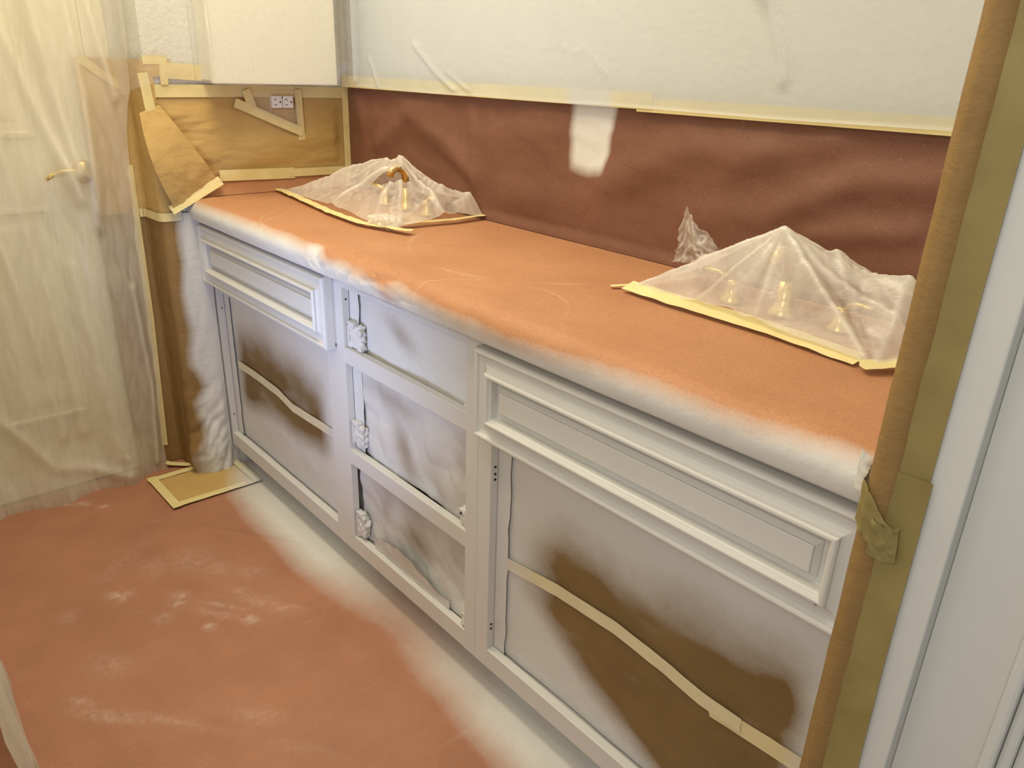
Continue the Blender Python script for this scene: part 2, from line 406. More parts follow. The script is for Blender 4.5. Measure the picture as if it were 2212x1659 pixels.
for cb, a, b in ((cab1, .0237, .7013), (cab3, 1.3165, 1.985)):
    box('mid_rail', (a - .0005, FY + .0006, .601), (b + .0005, FY + FT, .640), M_PAINT, cb, .0012)
for z0, z1 in ((.601, .640), (.337, .376)):
    box('drawer_rail', (.7850, FY + .0006, z0), (1.2412, FY + FT, z1), M_PAINT, cab2, .0012)
for x, z in ((.0243, .543), (.0243, .188)): screw(cab1, x, -.479, z)
screw(cab2, .7861, -.479, .753)
for x, z in ((1.3171, .553), (1.3171, .538), (1.3171, .526), (1.3171, .185), (1.3171, .174)): screw(cab3, x, -.478, z, r=.0026)
# raised-panel false fronts
def false_front(cab, x0, x1, z0, z1, gap):
    yb = FY - gap
    f = front_profile('drawer_front', x0, x1, z0, z1, yb, FPROF, M_PAINT, cab)
    i = .0640
    front_profile('raised_panel', x0 + i, x1 - i, z0 + i, z1 - i, yb - .0079, [(-.004, 0), (-.004, .0012), (-.0035, .0030), (.0025, .0095), (.0030, .0125), (.0042, .0132)], M_PAINT, f)
    box('backing_board', (x0 + .004, yb + .0003, z0 + .012), (x1 - .001, FY - .0003, z1 - .008), M_PAINT, f)
    return f
f1 = false_front(cab1, .0124, .7537, .6286, .8012, .0055)
f2 = false_front(cab3, 1.2972, 2.012, .6246, .7967, .0055)
screw(f2, 1.966, FY - .0055 - .031, .664, 'y', .0022)

# ------------------------------------------------------------------ countertop and its red paper
ct = box('countertop', (.003, -.515, .8185), (XR - .004, -.001, .8675), M_SUB, None, .003)
tag(ct, 'countertop slab wrapped in red-brown rosin paper above the cabinets', 'countertop')
path = []
for i in range(27): path.append((lerp(-.004, -.498, i / 26), HC))
for i in range(1, 11):
    t = i / 10 * math.pi / 2; path.append((-.498 - .0375 * math.sin(t), HC - .034 * (1 - math.cos(t))))
for i in range(1, 6): path.append((-.5355 + .006 * (i / 5) ** 2, .840 - .0255 * i / 5))
for i in range(1, 5): path.append((-.5295 + .034 * i / 4, .8145 - .0006 * i))
arc = [0]
for (a, b), (c, d) in zip(path, path[1:]): arc.append(arc[-1] + math.hypot(c - a, d - b))
AT = arc[-1]; A0 = arc[26]
def path_at(s):
    for k in range(len(arc) - 1):
        if s <= arc[k + 1] + 1e-9:
            t = (s - arc[k]) / (arc[k + 1] - arc[k]); a, b = path[k], path[k + 1]
            return lerp(a[0], b[0], t), lerp(a[1], b[1], t), (b[1] - a[1], -(b[0] - a[0]))
    return path[-1][0], path[-1][1], (0, -1)
def v_to_s(v): return A0 * (v / .55) if v < .55 else A0 + (AT - A0) * (v - .55) / .45
def ctop_fn(u, v):
    x = lerp(.002, XR - .004, u); s = v_to_s(v); y, z, n = path_at(s); L = math.hypot(*n) or 1
    ny, nzv = -abs(n[0]) / L, abs(n[1]) / L
    if s > A0 + .09: nzv = -nzv
    crk = sst(.64, .78, x) * (1 - sst(1.04, 1.20, x)) * sst(A0 - .04, A0 + .01, s) * (1 - .7 * sst(AT - .035, AT, s))
    h = .0005 + .0007 * max(0, fbm(x * 3, y * 6))
    h += crk * .010 * ridge(x * 10, s * 18, 2.0, 3)
    h += .0012 * ridge(x * 5, s * 16, 5.0, 2) * sst(A0 - .02, A0 + .02, s) * (1 - .6 * sst(AT - .04, AT, s))
    h += .002 * sst(A0 - .05, A0 - .03, s) * (1 - sst(A0 - .015, A0, s)) * (.5 + .5 * nz(x * 6))
    return (x, y + ny * h, z + nzv * h)
def ctop_spray(u, v, p):
    x = p[0]; s = v_to_s(v)
    b = A0 + poly([(0, .030), (.1, .027), (.4, .024), (.6, .022), (.76, .032), (.92, .042), (1.15, .048), (1.29, .052), (1.41, .055), (1.5, .050), (1.6, .043), (1.7, .039), (1.85, .036), (1.9, .030), (1.95, .024), (2.1, .022)], x)
    crk = sst(.64, .78, x) * (1 - sst(1.02, 1.15, x))
    b += .004 * nz(x * 9, s * 5) + crk * .030 * nz(x * 12, s * 22, 7) + .002 * nz(x * 30, s * 20)
    return max(0, min(1, sst(-.030, .026, s - b - .006)))
cp = sheet('counter_paper', ctop_fn, 420, 84, M_ROSIN, spray=ctop_spray)
tag(cp, 'red-brown rosin paper over the countertop, its rolled front edge sprayed white', 'paper')
def turn_fn(u, v):
    y = lerp(-.50, -.01, u); z = lerp(HC + .002, .935, v)
    return (.0045 + .010 * (1 - v) ** 3 + .002 * nz(y * 12, z * 20), y, z)
sheet('turned_up_edge', turn_fn, 50, 8, M_ROSIN, cp, spray=lambda u, v, p: 0)

# red paper on the back wall
def gauss_ridge(x, z, pts, w):
    d = min(seg_d(x, z, a, b) for a, b in zip(pts, pts[1:])); return math.exp(-(d / w) ** 2)
RV = [(.20, 1.02), (.36, 1.115), (.52, 1.06), (.66, .98)]
RIDGES = [(RV, .035, .011), ([(.64, 1.16), (.66, 1.0), (.68, .90)], .02, .006), ([(.08, 1.15), (.12, 1.0), (.10, .90)], .03, .006),
          ([(1.12, 1.02), (1.32, 1.10), (1.50, 1.13)], .040, .010), ([(.75, 1.08), (.95, 1.12)], .05, .006), ([(1.55, 1.02), (1.68, 1.09), (1.80, 1.10)], .030, .011),
          ([(1.35, .98), (1.50, 1.00)], .04, .007), ([(1.45, 1.09), (1.62, 1.15)], .03, .007), ([(1.62, .99), (1.78, 1.02)], .022, .009), ([(.8, .95), (1.1, .97)], .05, .005), ([(.30, 1.17), (.5, 1.14)], .03, .005)]
def splash_fn(u, v):
    x = lerp(.004, XR - .004, u); z = lerp(HC - .004 + .006, HS + .012, v)
    w = sst(0, .12, v) * (1 - sst(.86, 1, v) * .9) * sst(0, .02, u)
    d = sum(k * gauss_ridge(x, z, pts, wd) for pts, wd, k in RIDGES) + .009 * (fbm(x * 3.2 + 2 * z, z * 7, 4.0, 3) * .5 + .4) + .002 * ridge(x * 9 + z * 6, z * 11, 1, 2)
    return (x, -.003 - max(.0, w * d) - .012 * (1 - sst(0, .10, v)) , z)
def patch_cov(x, z):
    e = lambda c, w: .004 * nz(z * 30, c) 
    a = sst(.990, 1.022, x + e(1, 1) - .035 * max(0, 1.09 - z) * 0) * (1 - sst(1.118 - .16 * max(0, 1.16 - z), 1.142 - .16 * max(0, 1.16 - z), x + e(2, 1)))
    return a * sst(1.015, 1.060, z + .012 * nz(x * 25))
bs = sheet('backsplash_paper', splash_fn, 300, 70, M_ROSIN_SHADE, spray=lambda u, v, p: .93 * patch_cov(p[0], p[2]))
tag(bs, 'red-brown rosin paper taped along the back wall with a white sprayed patch', 'paper')

# ------------------------------------------------------------------ masking papers inside the cabinet openings
def blotch(cx, cz, rx, rz, ang, x, z):
    c, s = math.cos(ang), math.sin(ang); a = (x - cx) * c + (z - cz) * s; b = -(x - cx) * s + (z - cz) * c
    return (a / rx) ** 2 + (b / rz) ** 2
def masking(name, x0, x1, z0, z1, cov, label, slit=.0, wr=.004, seed=0.0, nu=90, nv=70):
    y0 = FY + FT + .006
    def fn(u, v):
        x = lerp(x0, x1, u); z = lerp(z0, z1, v)
        d = wr * fbm(x * 7 + seed, z * 7, seed, 3) + wr * .9 * ridge(x * 9 + seed, z * 8 + x * 3, seed, 2)
        return (x, y0 + .004 - .6 * d, z)
    def sp(u, v, p): return max(0, min(1, cov(p[0], p[2])))
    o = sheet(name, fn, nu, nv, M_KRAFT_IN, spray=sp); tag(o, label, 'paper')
    if slit:
        def fs(u, v):
            z = lerp(z0, z1, v); w = .020 + .004 * nz(z * 9, seed); x = lerp(x0 - .012, x0 + slit + w * .6 + .003 * nz(z * 25, 3 + seed), u)
            return (x, y0 - .0055 + .0035 * u - .0010 * ridge(z * 22, seed, 0, 2), z)
        sheet('folded_edge', fs, 4, 60, M_KRAFT_IN, o, spray=lambda u, v, p: .98)
    return o
def cov_a(x, z):
    q = math.exp(-blotch(.34, .43, .30, .105, -.12, x, z) ** 2) * (1 if True else 0)
    n = .16 * nz(x * 6, z * 12) + .10 * nz(x * 17, z * 30)
    inside = sst(.03, .12, x + .01 * nz(z * 14)) * (1 - sst(.570, .655, x + .01 * nz(z * 9))) * (1 - sst(.40, .58, z + .03 * nz(x * 6) + .04 * (x - .3))) * sst(.215, .315, z + .02 * nz(x * 5) - .04 * (x - .35))
    return 1 - inside * (.92 + n)
masking('masking_paper', .026, .705, .120, .606, cov_a, 'brown masking paper in the left sink cabinet opening, white spray around a brown blotch', .016, .0025, 1.0)
def cov_top(x, z):
    return .97 - .40 * math.exp(-blotch(.985, .715, .055, .022, -.45, x, z)) - .10 * math.exp(-blotch(.93, .745, .12, .03, 0, x, z)) + .05 * nz(x * 12, z * 12)
masking('masking_paper', .787, 1.240, .633, .787, cov_top, 'white-sprayed masking paper in the top drawer opening', .020, .006, 2.0)
def cov_mid(x, z):
    return .96 - .62 * math.exp(-blotch(.985, .44, .030, .075, .45, x, z)) - .42 * math.exp(-blotch(.93, .555, .11, .030, -.1, x, z)) - .30 * math.exp(-blotch(1.12, .42, .08, .035, -.5, x, z)) - .25 * math.exp(-blotch(1.20, .50, .03, .07, 0, x, z)) + .08 * nz(x * 12, z * 12)
masking('masking_paper', .787, 1.240, .370, .606, cov_mid, 'wrinkled masking paper in the middle drawer opening with a brown streak', .022, .013, 3.0)
def cov_low(x, z):
    return .94 - .58 * math.exp(-blotch(1.03, .235, .055, .055, .3, x, z)) - .40 * math.exp(-blotch(.98, .315, .13, .025, -.1, x, z)) - .28 * math.exp(-blotch(.90, .26, .03, .07, 0, x, z)) - .25 * math.exp(-blotch(1.18, .28, .05, .06, 0, x, z)) + .08 * nz(x * 12, z * 12)
lowp = masking('masking_paper', .787, 1.240, .121, .342, cov_low, 'wrinkled masking paper with a loose fold in the bottom drawer opening', .0, .014, 4.0)
def fold_fn(u, v):
    x = lerp(.86, 1.17, u); z = lerp(.127, .150 + .042 * math.sin(math.pi * min(1, u * 1.15)) * (1 - .2 * u), v)
    return (x, FY + FT - .003 - .010 * math.sin(math.pi * u) * v - .004 * ridge(x * 20, z * 30), z)
sheet('loose_fold', fold_fn, 40, 8, M_KRAFT_IN, lowp, spray=lambda u, v, p: .95)
def cov_b(x, z):
    d = 1.0
    up = math.exp(-blotch(1.64, .42, .26, .062, .12, x, z) ** 1.5)
    lo = math.exp(-blotch(1.60, .255, .30, .115, .02, x, z) ** 1.5)
    n = .20 * nz(x * 5 - z * 3, z * 16) + .12 * nz(x * 14 - z * 8, z * 40)
    core = sst(1.345, 1.50, x + .02 * nz(z * 12)) * (1 - sst(1.920, 1.990, x)) * (1 - sst(.40, .57, z + .03 * nz(x * 7) - .08 * (x - 1.7))) * sst(.135, .24 + .05 * nz(x * 6), z - .10 * (1 - sst(1.4, 1.65, x)) + .08 * sst(1.6, 1.85, x))
    return 1 - core * (1.0 + 1.1 * n) 
masking('masking_paper', 1.318, 1.990, .120, .606, cov_b, 'brown masking paper in the right sink cabinet opening with a large unsprayed area', .018, .003, 5.0, 130, 100)

# drawer slide ends wrapped in paper
def crumple(name, a, b, mat, parent, amp, seed, n=9, spr=.95):
    bm = bmesh.new(); bmesh.ops.create_cube(bm, size=1); bmesh.ops.subdivide_edges(bm, edges=bm.edges[:], cuts=n, use_grid_fill=True)
    c = Vector([(a[i] + b[i]) / 2 for i in range(3)]); h = Vector([(b[i] - a[i]) / 2 for i in range(3)])
    for v in bm.verts:
        p = Vector((v.co.x * 2, v.co.y * 2, v.co.z * 2)); q = p.normalized() * max(abs(p.x), abs(p.y), abs(p.z))
        p = p.lerp(q, .35); w = Vector((c.x + p.x * h.x, c.y + p.y * h.y, c.z + p.z * h.z))
        k = 1 + amp * (ridge(w.x * 55 + seed, w.y * 55, w.z * 55, 2) - .45)
        v.co = c + Vector((p.x * h.x * k, p.y * h.y * k, p.z * h.z * k))
    me = bpy.data.meshes.new(name); bm.to_mesh(me); bm.free()
    at = me.attributes.new('spray', 'FLOAT', 'POINT'); at.data.foreach_set('value', [spr] * len(me.vertices))
    return link(name, me, mat, parent)
for k, (a, b) in enumerate((((.788, -.480, .641), (.846, -.4625, .698)), ((.789, -.482, .392), (.838, -.4625, .448)), ((.789, -.483, .127), (.827, -.4625, .196)))):
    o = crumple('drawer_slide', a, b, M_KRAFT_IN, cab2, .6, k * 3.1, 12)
    o['label'] = 'drawer slide end wrapped in crumpled white-sprayed paper'
    x, z = a[0] + .02, lerp(a[2], b[2], .6)
    boxes('mounting_clip', [((a[0], a[1] - .001, b[2] - .006), (a[0] + .028, a[1] + .014, b[2] + .006)), ((a[0], a[1] - .001, a[2]), (a[0] + .006, a[1] + .014, b[2]))], M_PAINT, o, .0015)
for k, (a, b) in enumerate((((1.213, -.484, .3765), (1.239, -.4645, .420)), ((1.222, -.485, .1255), (1.239, -.4645, .160)), ((1.224, -.484, .6405), (1.239, -.4645, .654)))):
    o = crumple('drawer_slide', a, b, M_KRAFT_IN, cab2, .4, 20 + k * 3.1, 6)
screw(cab2, 1.222, -.4856, .408, 'y', .003)

# ------------------------------------------------------------------ kraft paper on the left side
def along(pts, s):
    for a, b in zip(pts, pts[1:]):
        L = math.hypot(b[0] - a[0], b[1] - a[1])
        if s <= L: 
            t = s / L; return lerp(a[0], b[0], t), lerp(a[1], b[1], t), ((b[1] - a[1]) / L, -(b[0] - a[0]) / L)
        s -= L
    a, b = pts[-2], pts[-1]; L = math.hypot(b[0] - a[0], b[1] - a[1]); return b[0], b[1], ((b[1] - a[1]) / L, -(b[0] - a[0]) / L)
def plen(pts): return sum(math.hypot(b[0] - a[0], b[1] - a[1]) for a, b in zip(pts, pts[1:]))
WP = [(.008, -.4925), (.008, -.590), (.004, -.604), (-.006, -.609), (-.118, -.609), (-.130, -.615), (-.1365, -.645), (-.1365, -.745)]
WL = plen(WP)
def wrap_n(n): return (-n[0], -n[1])
def wrap_low(u, v):
    z = lerp(.006, .835, v); s = u * WL; x, y, n = along(WP, s); n = wrap_n(n)
    # outward is +x on the first face, -y on the second
    cr = sst(.42, .10, z) if False else (1 - sst(.10, .42, z))
    face = 1 - sst(.10, .16, s)
    d = .002 + .004 * abs(fbm(s * 14, z * 4, 1.0, 3)) + face * cr * .034 * ridge(s * 11 + z * 5, z * 6.5, 2.0, 3) * sst(0, .02, s) + face * .004 * ridge(s * 16, z * 2.5, 6, 2) * sst(0, .012, s)
    d += .014 * face * (1 - sst(.0, .12, z)) * math.sin(min(1, s / .1) * math.pi)
    return (x + n[0] * d, y + n[1] * d, z)
# orient the outward normal
x0_, y0_, n0_ = along(WP, .05)
if wrap_n(n0_)[0] < 0:
    def wrap_n(n): return n
def wrap_spray(u, v, p):
    s = u * WL; z = p[2]
    b = poly([(0, .112), (.15, .085), (.25, .092), (.30, .060), (.38, .095), (.5, .082), (.6, .085), (.7, .070), (.80, .075), (.9, .065)], z)
    return max(0, 1 - sst(-.022, .026, s - b - .012 * nz(z * 9, s * 9)))
kp = sheet('kraft_paper', wrap_low, 90, 110, M_KRAFT_SHADE, spray=wrap_spray)
tag(kp, 'brown paper wrapping the corner left of the cabinets, crumpled and sprayed white', 'paper')
WU = [(.007, -.535), (.007, -.592), (.004, -.604), (-.006, -.610), (-.118, -.610), (-.128, -.616), (-.1355, -.648), (-.1355, -.735)]
UL = plen(WU)
def wrap_up(u, v):
    s = u * UL; z = lerp(.822, 1.238, v); x, y, n = along(WU, s); n = wrap_n(n)
    d = .0015 + .004 * abs(fbm(s * 12, z * 6, 9.0, 3)); return (x + n[0] * d, y + n[1] * d, z)
def keep_up(u, v): return not (u * UL < .05 and lerp(.822, 1.238, v) < 1.20)
ku = sheet('kraft_paper', wrap_up, 60, 40, M_KRAFT, keep=keep_up)
tag(ku, 'brown paper sheet taped over the door casing, half hidden under the hanging plastic', 'paper')
def lw_fn(u, v):
    y = lerp(-.583, -.006, u); z = lerp(.925, 1.172, v); e = sst(0, .06, u) * (1 - sst(.90, .96, u)) * sst(.08, .22, v) * (1 - sst(.74, .87, v)) * (1 - .8 * sst(-.40, -.34, y) * (1 - sst(-.17, -.12, y)) * sst(1.02, 1.06, z))
    return (.0035 + e * (.004 + .006 * fbm(y * 4, z * 14, 3, 4) + .010 * ridge(y * 5, z * 16, 2, 2) * (1 - .6 * v)), y, z)
lw = sheet('kraft_paper', lw_fn, 110, 60, M_KRAFT)
tag(lw, 'brown paper sheet on the left side wall around the power outlet', 'paper')
# loose flap that hangs from the corner to the counter end
FL = [Vector((.012, -.632, 1.105)), Vector((.012, -.578, 1.125)), Vector((.022, -.447, .922)), Vector((.030, -.580, .850))]
def flap_fn(u, v):
    top = FL[0].lerp(FL[1], u); bot = FL[3].lerp(FL[2], u); p = top.lerp(bot, v)
    p = p + Vector((.030 * math.sin(math.pi * v) * (1 - .45 * u) + .014 * math.sin(math.pi * u) * v * (1 - v), -.022 * math.sin(math.pi * v) * (1 - u), 0))
    p.x += .006 * ridge(p.y * 16 + p.z * 5, p.z * 14, 8, 3) * sst(.5, .9, v) + .003 * fbm(p.y * 14, p.z * 14)
    return tuple(p)
fl = sheet('kraft_flap', flap_fn, 50, 60, M_KRAFT, thick=.0006)
tag(fl, 'loose brown paper flap hanging diagonally from the wall corner to the counter end', 'paper')

# paper roll on the right corner
def roll_fn(u, v):
    z = lerp(0.004, 2.36, v); a = 2 * math.pi * u; r = .0152 + .0010 * nz(math.cos(a) * 1.5, z * 4) + .0012 * ridge(math.cos(a) * 2, z * 7)
    cx, cy = 2.0285 + .0015 * nz(z * 1.5), -.5815
    return (cx - r * math.cos(a), cy - r * math.sin(a), z)
rl = sheet('paper_corner_roll', roll_fn, 32, 160, M_KRAFT_SHADE)
tag(rl, 'tall rolled brown paper edge covering the right wall corner', 'paper')

# ------------------------------------------------------------------ masking tape strips
def tape(pts, w, nrm, label, spray=None, wob=.0008, curl=0.0, name='masking_tape', parent=None, cat='tape', mat=None):
    pts = [Vector(p) for p in pts]; nrm = Vector(nrm).normalized()
    L = [0]
    for a, b in zip(pts, pts[1:]): L.append(L[-1] + (b - a).length)
    T = L[-1]; n = max(8, int(T / .012))
    def at(s):
        for k in range(len(pts) - 1):
            if s <= L[k + 1] + 1e-9: return pts[k].lerp(pts[k + 1], (s - L[k]) / max(1e-9, L[k + 1] - L[k])), (pts[k + 1] - pts[k]).normalized()
        return pts[-1], (pts[-1] - pts[-2]).normalized()
    sd = sum(p.x * 3 + p.y * 5 + p.z * 7 for p in pts)
    def fn(u, v):
        s = u * T; p, t = at(s)
        # smooth the direction across corners
        p2, t2 = at(min(T, s + .01)); p1, t1 = at(max(0, s - .01)); t = (t1 + t2).normalized()
        wd = nrm.cross(t).normalized()
        sk = (.12 * w * nz(v * 4, sd) if u in (0, 1) else 0)
        q = p + wd * w * (v - .5) + t * sk + nrm * (wob * (.6 + nz(s * 30 + sd, v * 2)) + curl * (4 * (u - .5) ** 2) ** 3 * w)
        return tuple(q)
    o = sheet(name, fn, n, 4, mat or M_TAPE, parent, spray=(lambda u, v, p: spray(p)) if spray else None)
    if parent is None: tag(o, label, cat)
    return o
NX, NY, NZ = (1, 0, 0), (0, -1, 0), (0, 0, 1)
tape([(.0075, -.588, 1.160), (.0075, -.30, 1.162), (.0075, -.004, 1.159)], .032, NX, 'long masking tape strip along the top of the brown paper under the wall cabinet')
tape([(.0085, -.432, 1.206), (.0095, -.555, 1.212)], .040, NX, 'short wide yellow tape strip left of the wall cabinet, above the long strip')
tape([(.0095, -.435, .9315), (.0095, -.20, .9265)], .032, NX, 'masking tape strip under the brown paper, left piece from the flap end')
tape([(.0105, -.225, .9275), (.0105, .0, .926)], .024, NX, 'masking tape strip under the brown paper, right piece reaching the corner')
tape([(.0118, -.0135, .886), (.0118, -.0135, 1.187)], .023, NX, 'vertical masking tape strip in the wall corner left of the red paper')
tape([(.0130, -.172, 1.168), (.0135, -.1705, 1.023)], .022, NX, 'short vertical tape strip right of the outlet')
tape([(.0150, -.334, 1.165), (.0150, -.318, 1.112)], .026, NX, 'short slanted tape strip left of the outlet')
tape([(.0165, -.370, 1.131), (.0165, -.165, 1.045)], .026, NX, 'diagonal tape strip below the outlet')
tape([(.031, -.590, .848), (.034, -.53, .877), (.028, -.440, .921)], .026, (1, -.25, .3), 'wrinkled tape strip fixing the bottom of the brown flap to the counter end', wob=.002)
tape([(.012, -.609, 1.205), (.013, -.601, 1.094)], .026, NX, 'slanted tape strip at the top of the brown flap')
tape([(-.1335, -.628, 1.095), (-.1335, -.636, .952)], .024, (1, -.35, 0), 'upper vertical tape strip on the brown paper at the plastic edge')
tape([(-.1325, -.641, .958), (-.1325, -.647, .50), (-.1325, -.664, .07)], .026, (1, -.35, 0), 'long vertical tape strip down the brown paper at the plastic edge')
def joint_fn(u, v):
    sj = lerp(.066, .262, u); x, y, n = along(WP, sj); n = wrap_n(n); d = .0075 + .001 * nz(u * 9); z = lerp(.816, .840, v) - .006 * u
    return (x + n[0] * d, y + n[1] * d, z)
jt = sheet('masking_tape', joint_fn, 40, 3, M_TAPE, spray=lambda u, v, p: .6 * (1 - sst(0, .2, u)))
tag(jt, 'horizontal tape strip joining two brown papers below the flap', 'tape')
tape([(-.130, -.722, 1.236), (-.129, -.628, 1.166)], .022, NX, 'slanted tape strip seen through the plastic above the brown paper')
tape([(.0095, -.605, 1.236), (.0095, -.543, 1.238)], .022, NX, 'small tape piece on top of the corner paper beside the hanging plastic')
tape([(.0105, -.554, 1.230), (.0105, -.556, 1.176)], .020, NX, 'small vertical tape piece at the corner paper edge near the textured wall')
pcs = lambda p: .85 * patch_cov(p[0], p[2])
tape([(.012, -.0245, 1.193), (.60, -.0235, 1.193), (1.24, -.0225, 1.194)], .032, NY, 'long masking tape strip above the red paper, left part', spray=pcs)
tape([(1.20, -.0215, 1.1865), (1.6, -.0215, 1.187), (XR - .012, -.0215, 1.1865)], .027, NY, 'long masking tape strip above the red paper, right part')
tape([(.010, -.020, .884), (.045, -.028, .8815)], .028, (.3, -.3, 1), 'small tape piece on the counter corner behind the left plastic bag', wob=.001)
# floor register patch
fsp = lambda p: min(1, floor_spray(p[0], p[1]) * 1.0)
def vent_fn(u, v):
    a = lerp(-.035, .165, u); b = lerp(-.742, -.478, v); return (a, b, .0078 + .0006 * nz(a * 20, b * 20))
vp = sheet('register_cover_paper', vent_fn, 30, 36, M_KRAFT, spray=lambda u, v, p: fsp(p))
tag(vp, 'brown paper rectangle taped over the floor register in the corner', 'paper')
tape([(-.035, -.752, .0098), (-.035, -.470, .0098)], .026, NZ, 'tape strip on the floor patch, long side toward the door wall', spray=fsp)
tape([(.160, -.745, .0098), (.164, -.470, .0098)], .026, NZ, 'tape strip on the floor patch, long side toward the room', spray=fsp)
tape([(-.05, -.738, .0112), (.178, -.734, .0112)], .026, NZ, 'tape strip across the near end of the floor patch', spray=fsp)
tape([(-.045, -.486, .0112), (.175, -.484, .0112)], .026, NZ, 'white-sprayed tape strip across the cabinet end of the floor patch', spray=fsp)
tape([(-.052, -.60, .0105), (-.105, -.672, .016)], .022, NZ, 'loose pointed tape end sticking up beside the floor patch', curl=.2)
# tape on the masking papers in the openings
ya = FY + FT + .0050
tape([(.070, ya, .372), (.20, ya, .374), (.345, ya, .369), (.43, ya, .353), (.55, ya, .358), (.660, ya, .362)], .026, NY, 'tape seam across the paper in the left cabinet opening', spray=lambda p: max(.5, cov_a(p[0], p[2])) * .9)
tape([(1.335, ya - .001, .345), (1.48, ya, .364), (1.625, ya, .371), (1.735, ya, .362), (1.80, ya, .352), (1.876, ya - .001, .354)], .027, NY, 'long tape seam across the paper in the right cabinet opening', spray=lambda p: max(.4, cov_b(p[0], p[2])) * .8)
tape([(1.82, ya + .0010, .345), (1.90, ya + .0010, .351), (1.980, ya + .0010, .357)], .030, NY, 'second tape seam piece at the right end of the right cabinet opening', spray=lambda p: max(.2, cov_b(p[0], p[2])) * .8)
# right trim
tape([(2.0530, -.5905, 2.34), (2.0535, -.5905, 1.30), (2.0535, -.5905, .87)], .032, NY, 'upper vertical tape strip between the paper roll and the white trim', mat=M_TAPE_SHADE)
tape([(2.0545, -.5920, .90), (2.0555, -.5920, .70), (2.0600, -.5920, .40), (2.0605, -.5920, .01)], .036, NY, 'lower vertical tape strip between the paper roll and the white trim', mat=M_TAPE_SHADE)
CPATH = [(1.985, -.5395), (2.004, -.552), (2.0105, -.575), (2.0140, -.592), (2.024, -.6005), (2.036, -.6012), (2.052, -.5975)]
CLN = plen(CPATH)
def nose_tape(u, v):
    x, y, n = along(CPATH, u * CLN); z = .8625 - .010 * u - .022 * sst(.6, 1, u) + (v - .5) * (.046 - .020 * sst(.75, 1, u))
    return (x - .0012 - .002 * ridge(u * 9, v * 4, 3, 2) * sst(.0, .2, u), y - .0012 - .004 * ridge(u * 8 + v * 2, v * 5, 1, 2), z)
tag(sheet('masking_tape', nose_tape, 40, 10, M_TAPE_SHADE, spray=lambda u, v, p: .9 * (1 - sst(.05, .35, u))), 'crumpled tape piece joining the counter edge to the paper roll', 'tape')
def nose_tape2(u, v):
    x = 2.031 + .026 * u + .003 * v; z = .848 - .040 * v - .004 * math.sin(u * 3) ; y = -.6035 + .003 * u - .004 * ridge(u * 3 + 2, v * 4, 6, 2) + .004 * v * u
    return (x, y, z)
tag(sheet('masking_tape', nose_tape2, 14, 16, M_TAPE_SHADE), 'folded tape end hanging below the crumpled piece on the paper roll', 'tape')

# ------------------------------------------------------------------ wall cabinet, outlet
wc = empty('wall_cabinet', (.06, -.28, 1.184)); tag(wc, 'plain white wall cabinet on the left wall above the outlet', 'cabinet')
box('body', (.002, -.455, 1.190), (.1005, -.095, 1.95), M_UPPER, wc, .002)
box('door', (.1015, -.466, 1.184), (.120, -.098, 1.95), M_UPPER, wc, .002)
ol = empty('power_outlet', (.006, -.227, 1.133)); tag(ol, 'white double power outlet set sideways in the brown paper', 'outlet')
box('wall_box', (-.03, -.262, 1.116), (.0015, -.192, 1.149), M_DARK, ol)
for y0, y1 in ((-.2605, -.2285), (-.2262, -.1932)):
    f = box('socket_face', (.0016, y0, 1.116), (.0205, y1, 1.1495), M_OUT, ol, .0015)
    yc = (y0 + y1) / 2
    box('slot', (.0200, yc - .0095, 1.1385), (.0209, yc - .0015, 1.1405), M_DARK, f)
    box('slot', (.0200, yc - .0090, 1.1240), (.0209, yc - .0020, 1.1260), M_DARK, f)
    box('ground_hole', (.0200, yc + .0075, 1.1300), (.0209, yc + .0120, 1.1350), M_DARK, f, .0004)
box('test_button', (.0200, -.2292, 1.1440), (.0212, -.2262, 1.1470), M_DARK, ol)
def tri_fn(u, v):
    y = lerp(-.325, -.178, u); zb = lerp(1.118, 1.052, u); z = lerp(1.160, zb, v)
    return (.0205 + .003 * ridge(y * 60, z * 60, 4, 2) - .005 * sst(.15, 0, u) * 0, y, z)
def tri_keep(u, v):
    y = lerp(-.325, -.178, u); z = lerp(1.160, lerp(1.118, 1.052, u), v); return not (-.264 < y < -.190 and 1.112 < z < 1.153)
op = sheet('outlet_plastic', tri_fn, 40, 30, M_FILM_THIN, keep=tri_keep)
tag(op, 'small torn plastic piece taped around the power outlet', 'plastic')

# spring door stop
ds = empty('door_stop', (XW + .012, -.79, .075)); tag(ds, 'small door stop with white rubber tip poking through the plastic near the floor', 'door stop')
tube('spring', [(XW + .006, -.785, .076), (XW + .060, -.782, .076)], .005, M_BRASS, ds)
tube('rubber_tip', [(XW + .060, -.782, .076), (XW + .074, -.7815, .076)], [.008, .0075], M_RUBBER, ds)

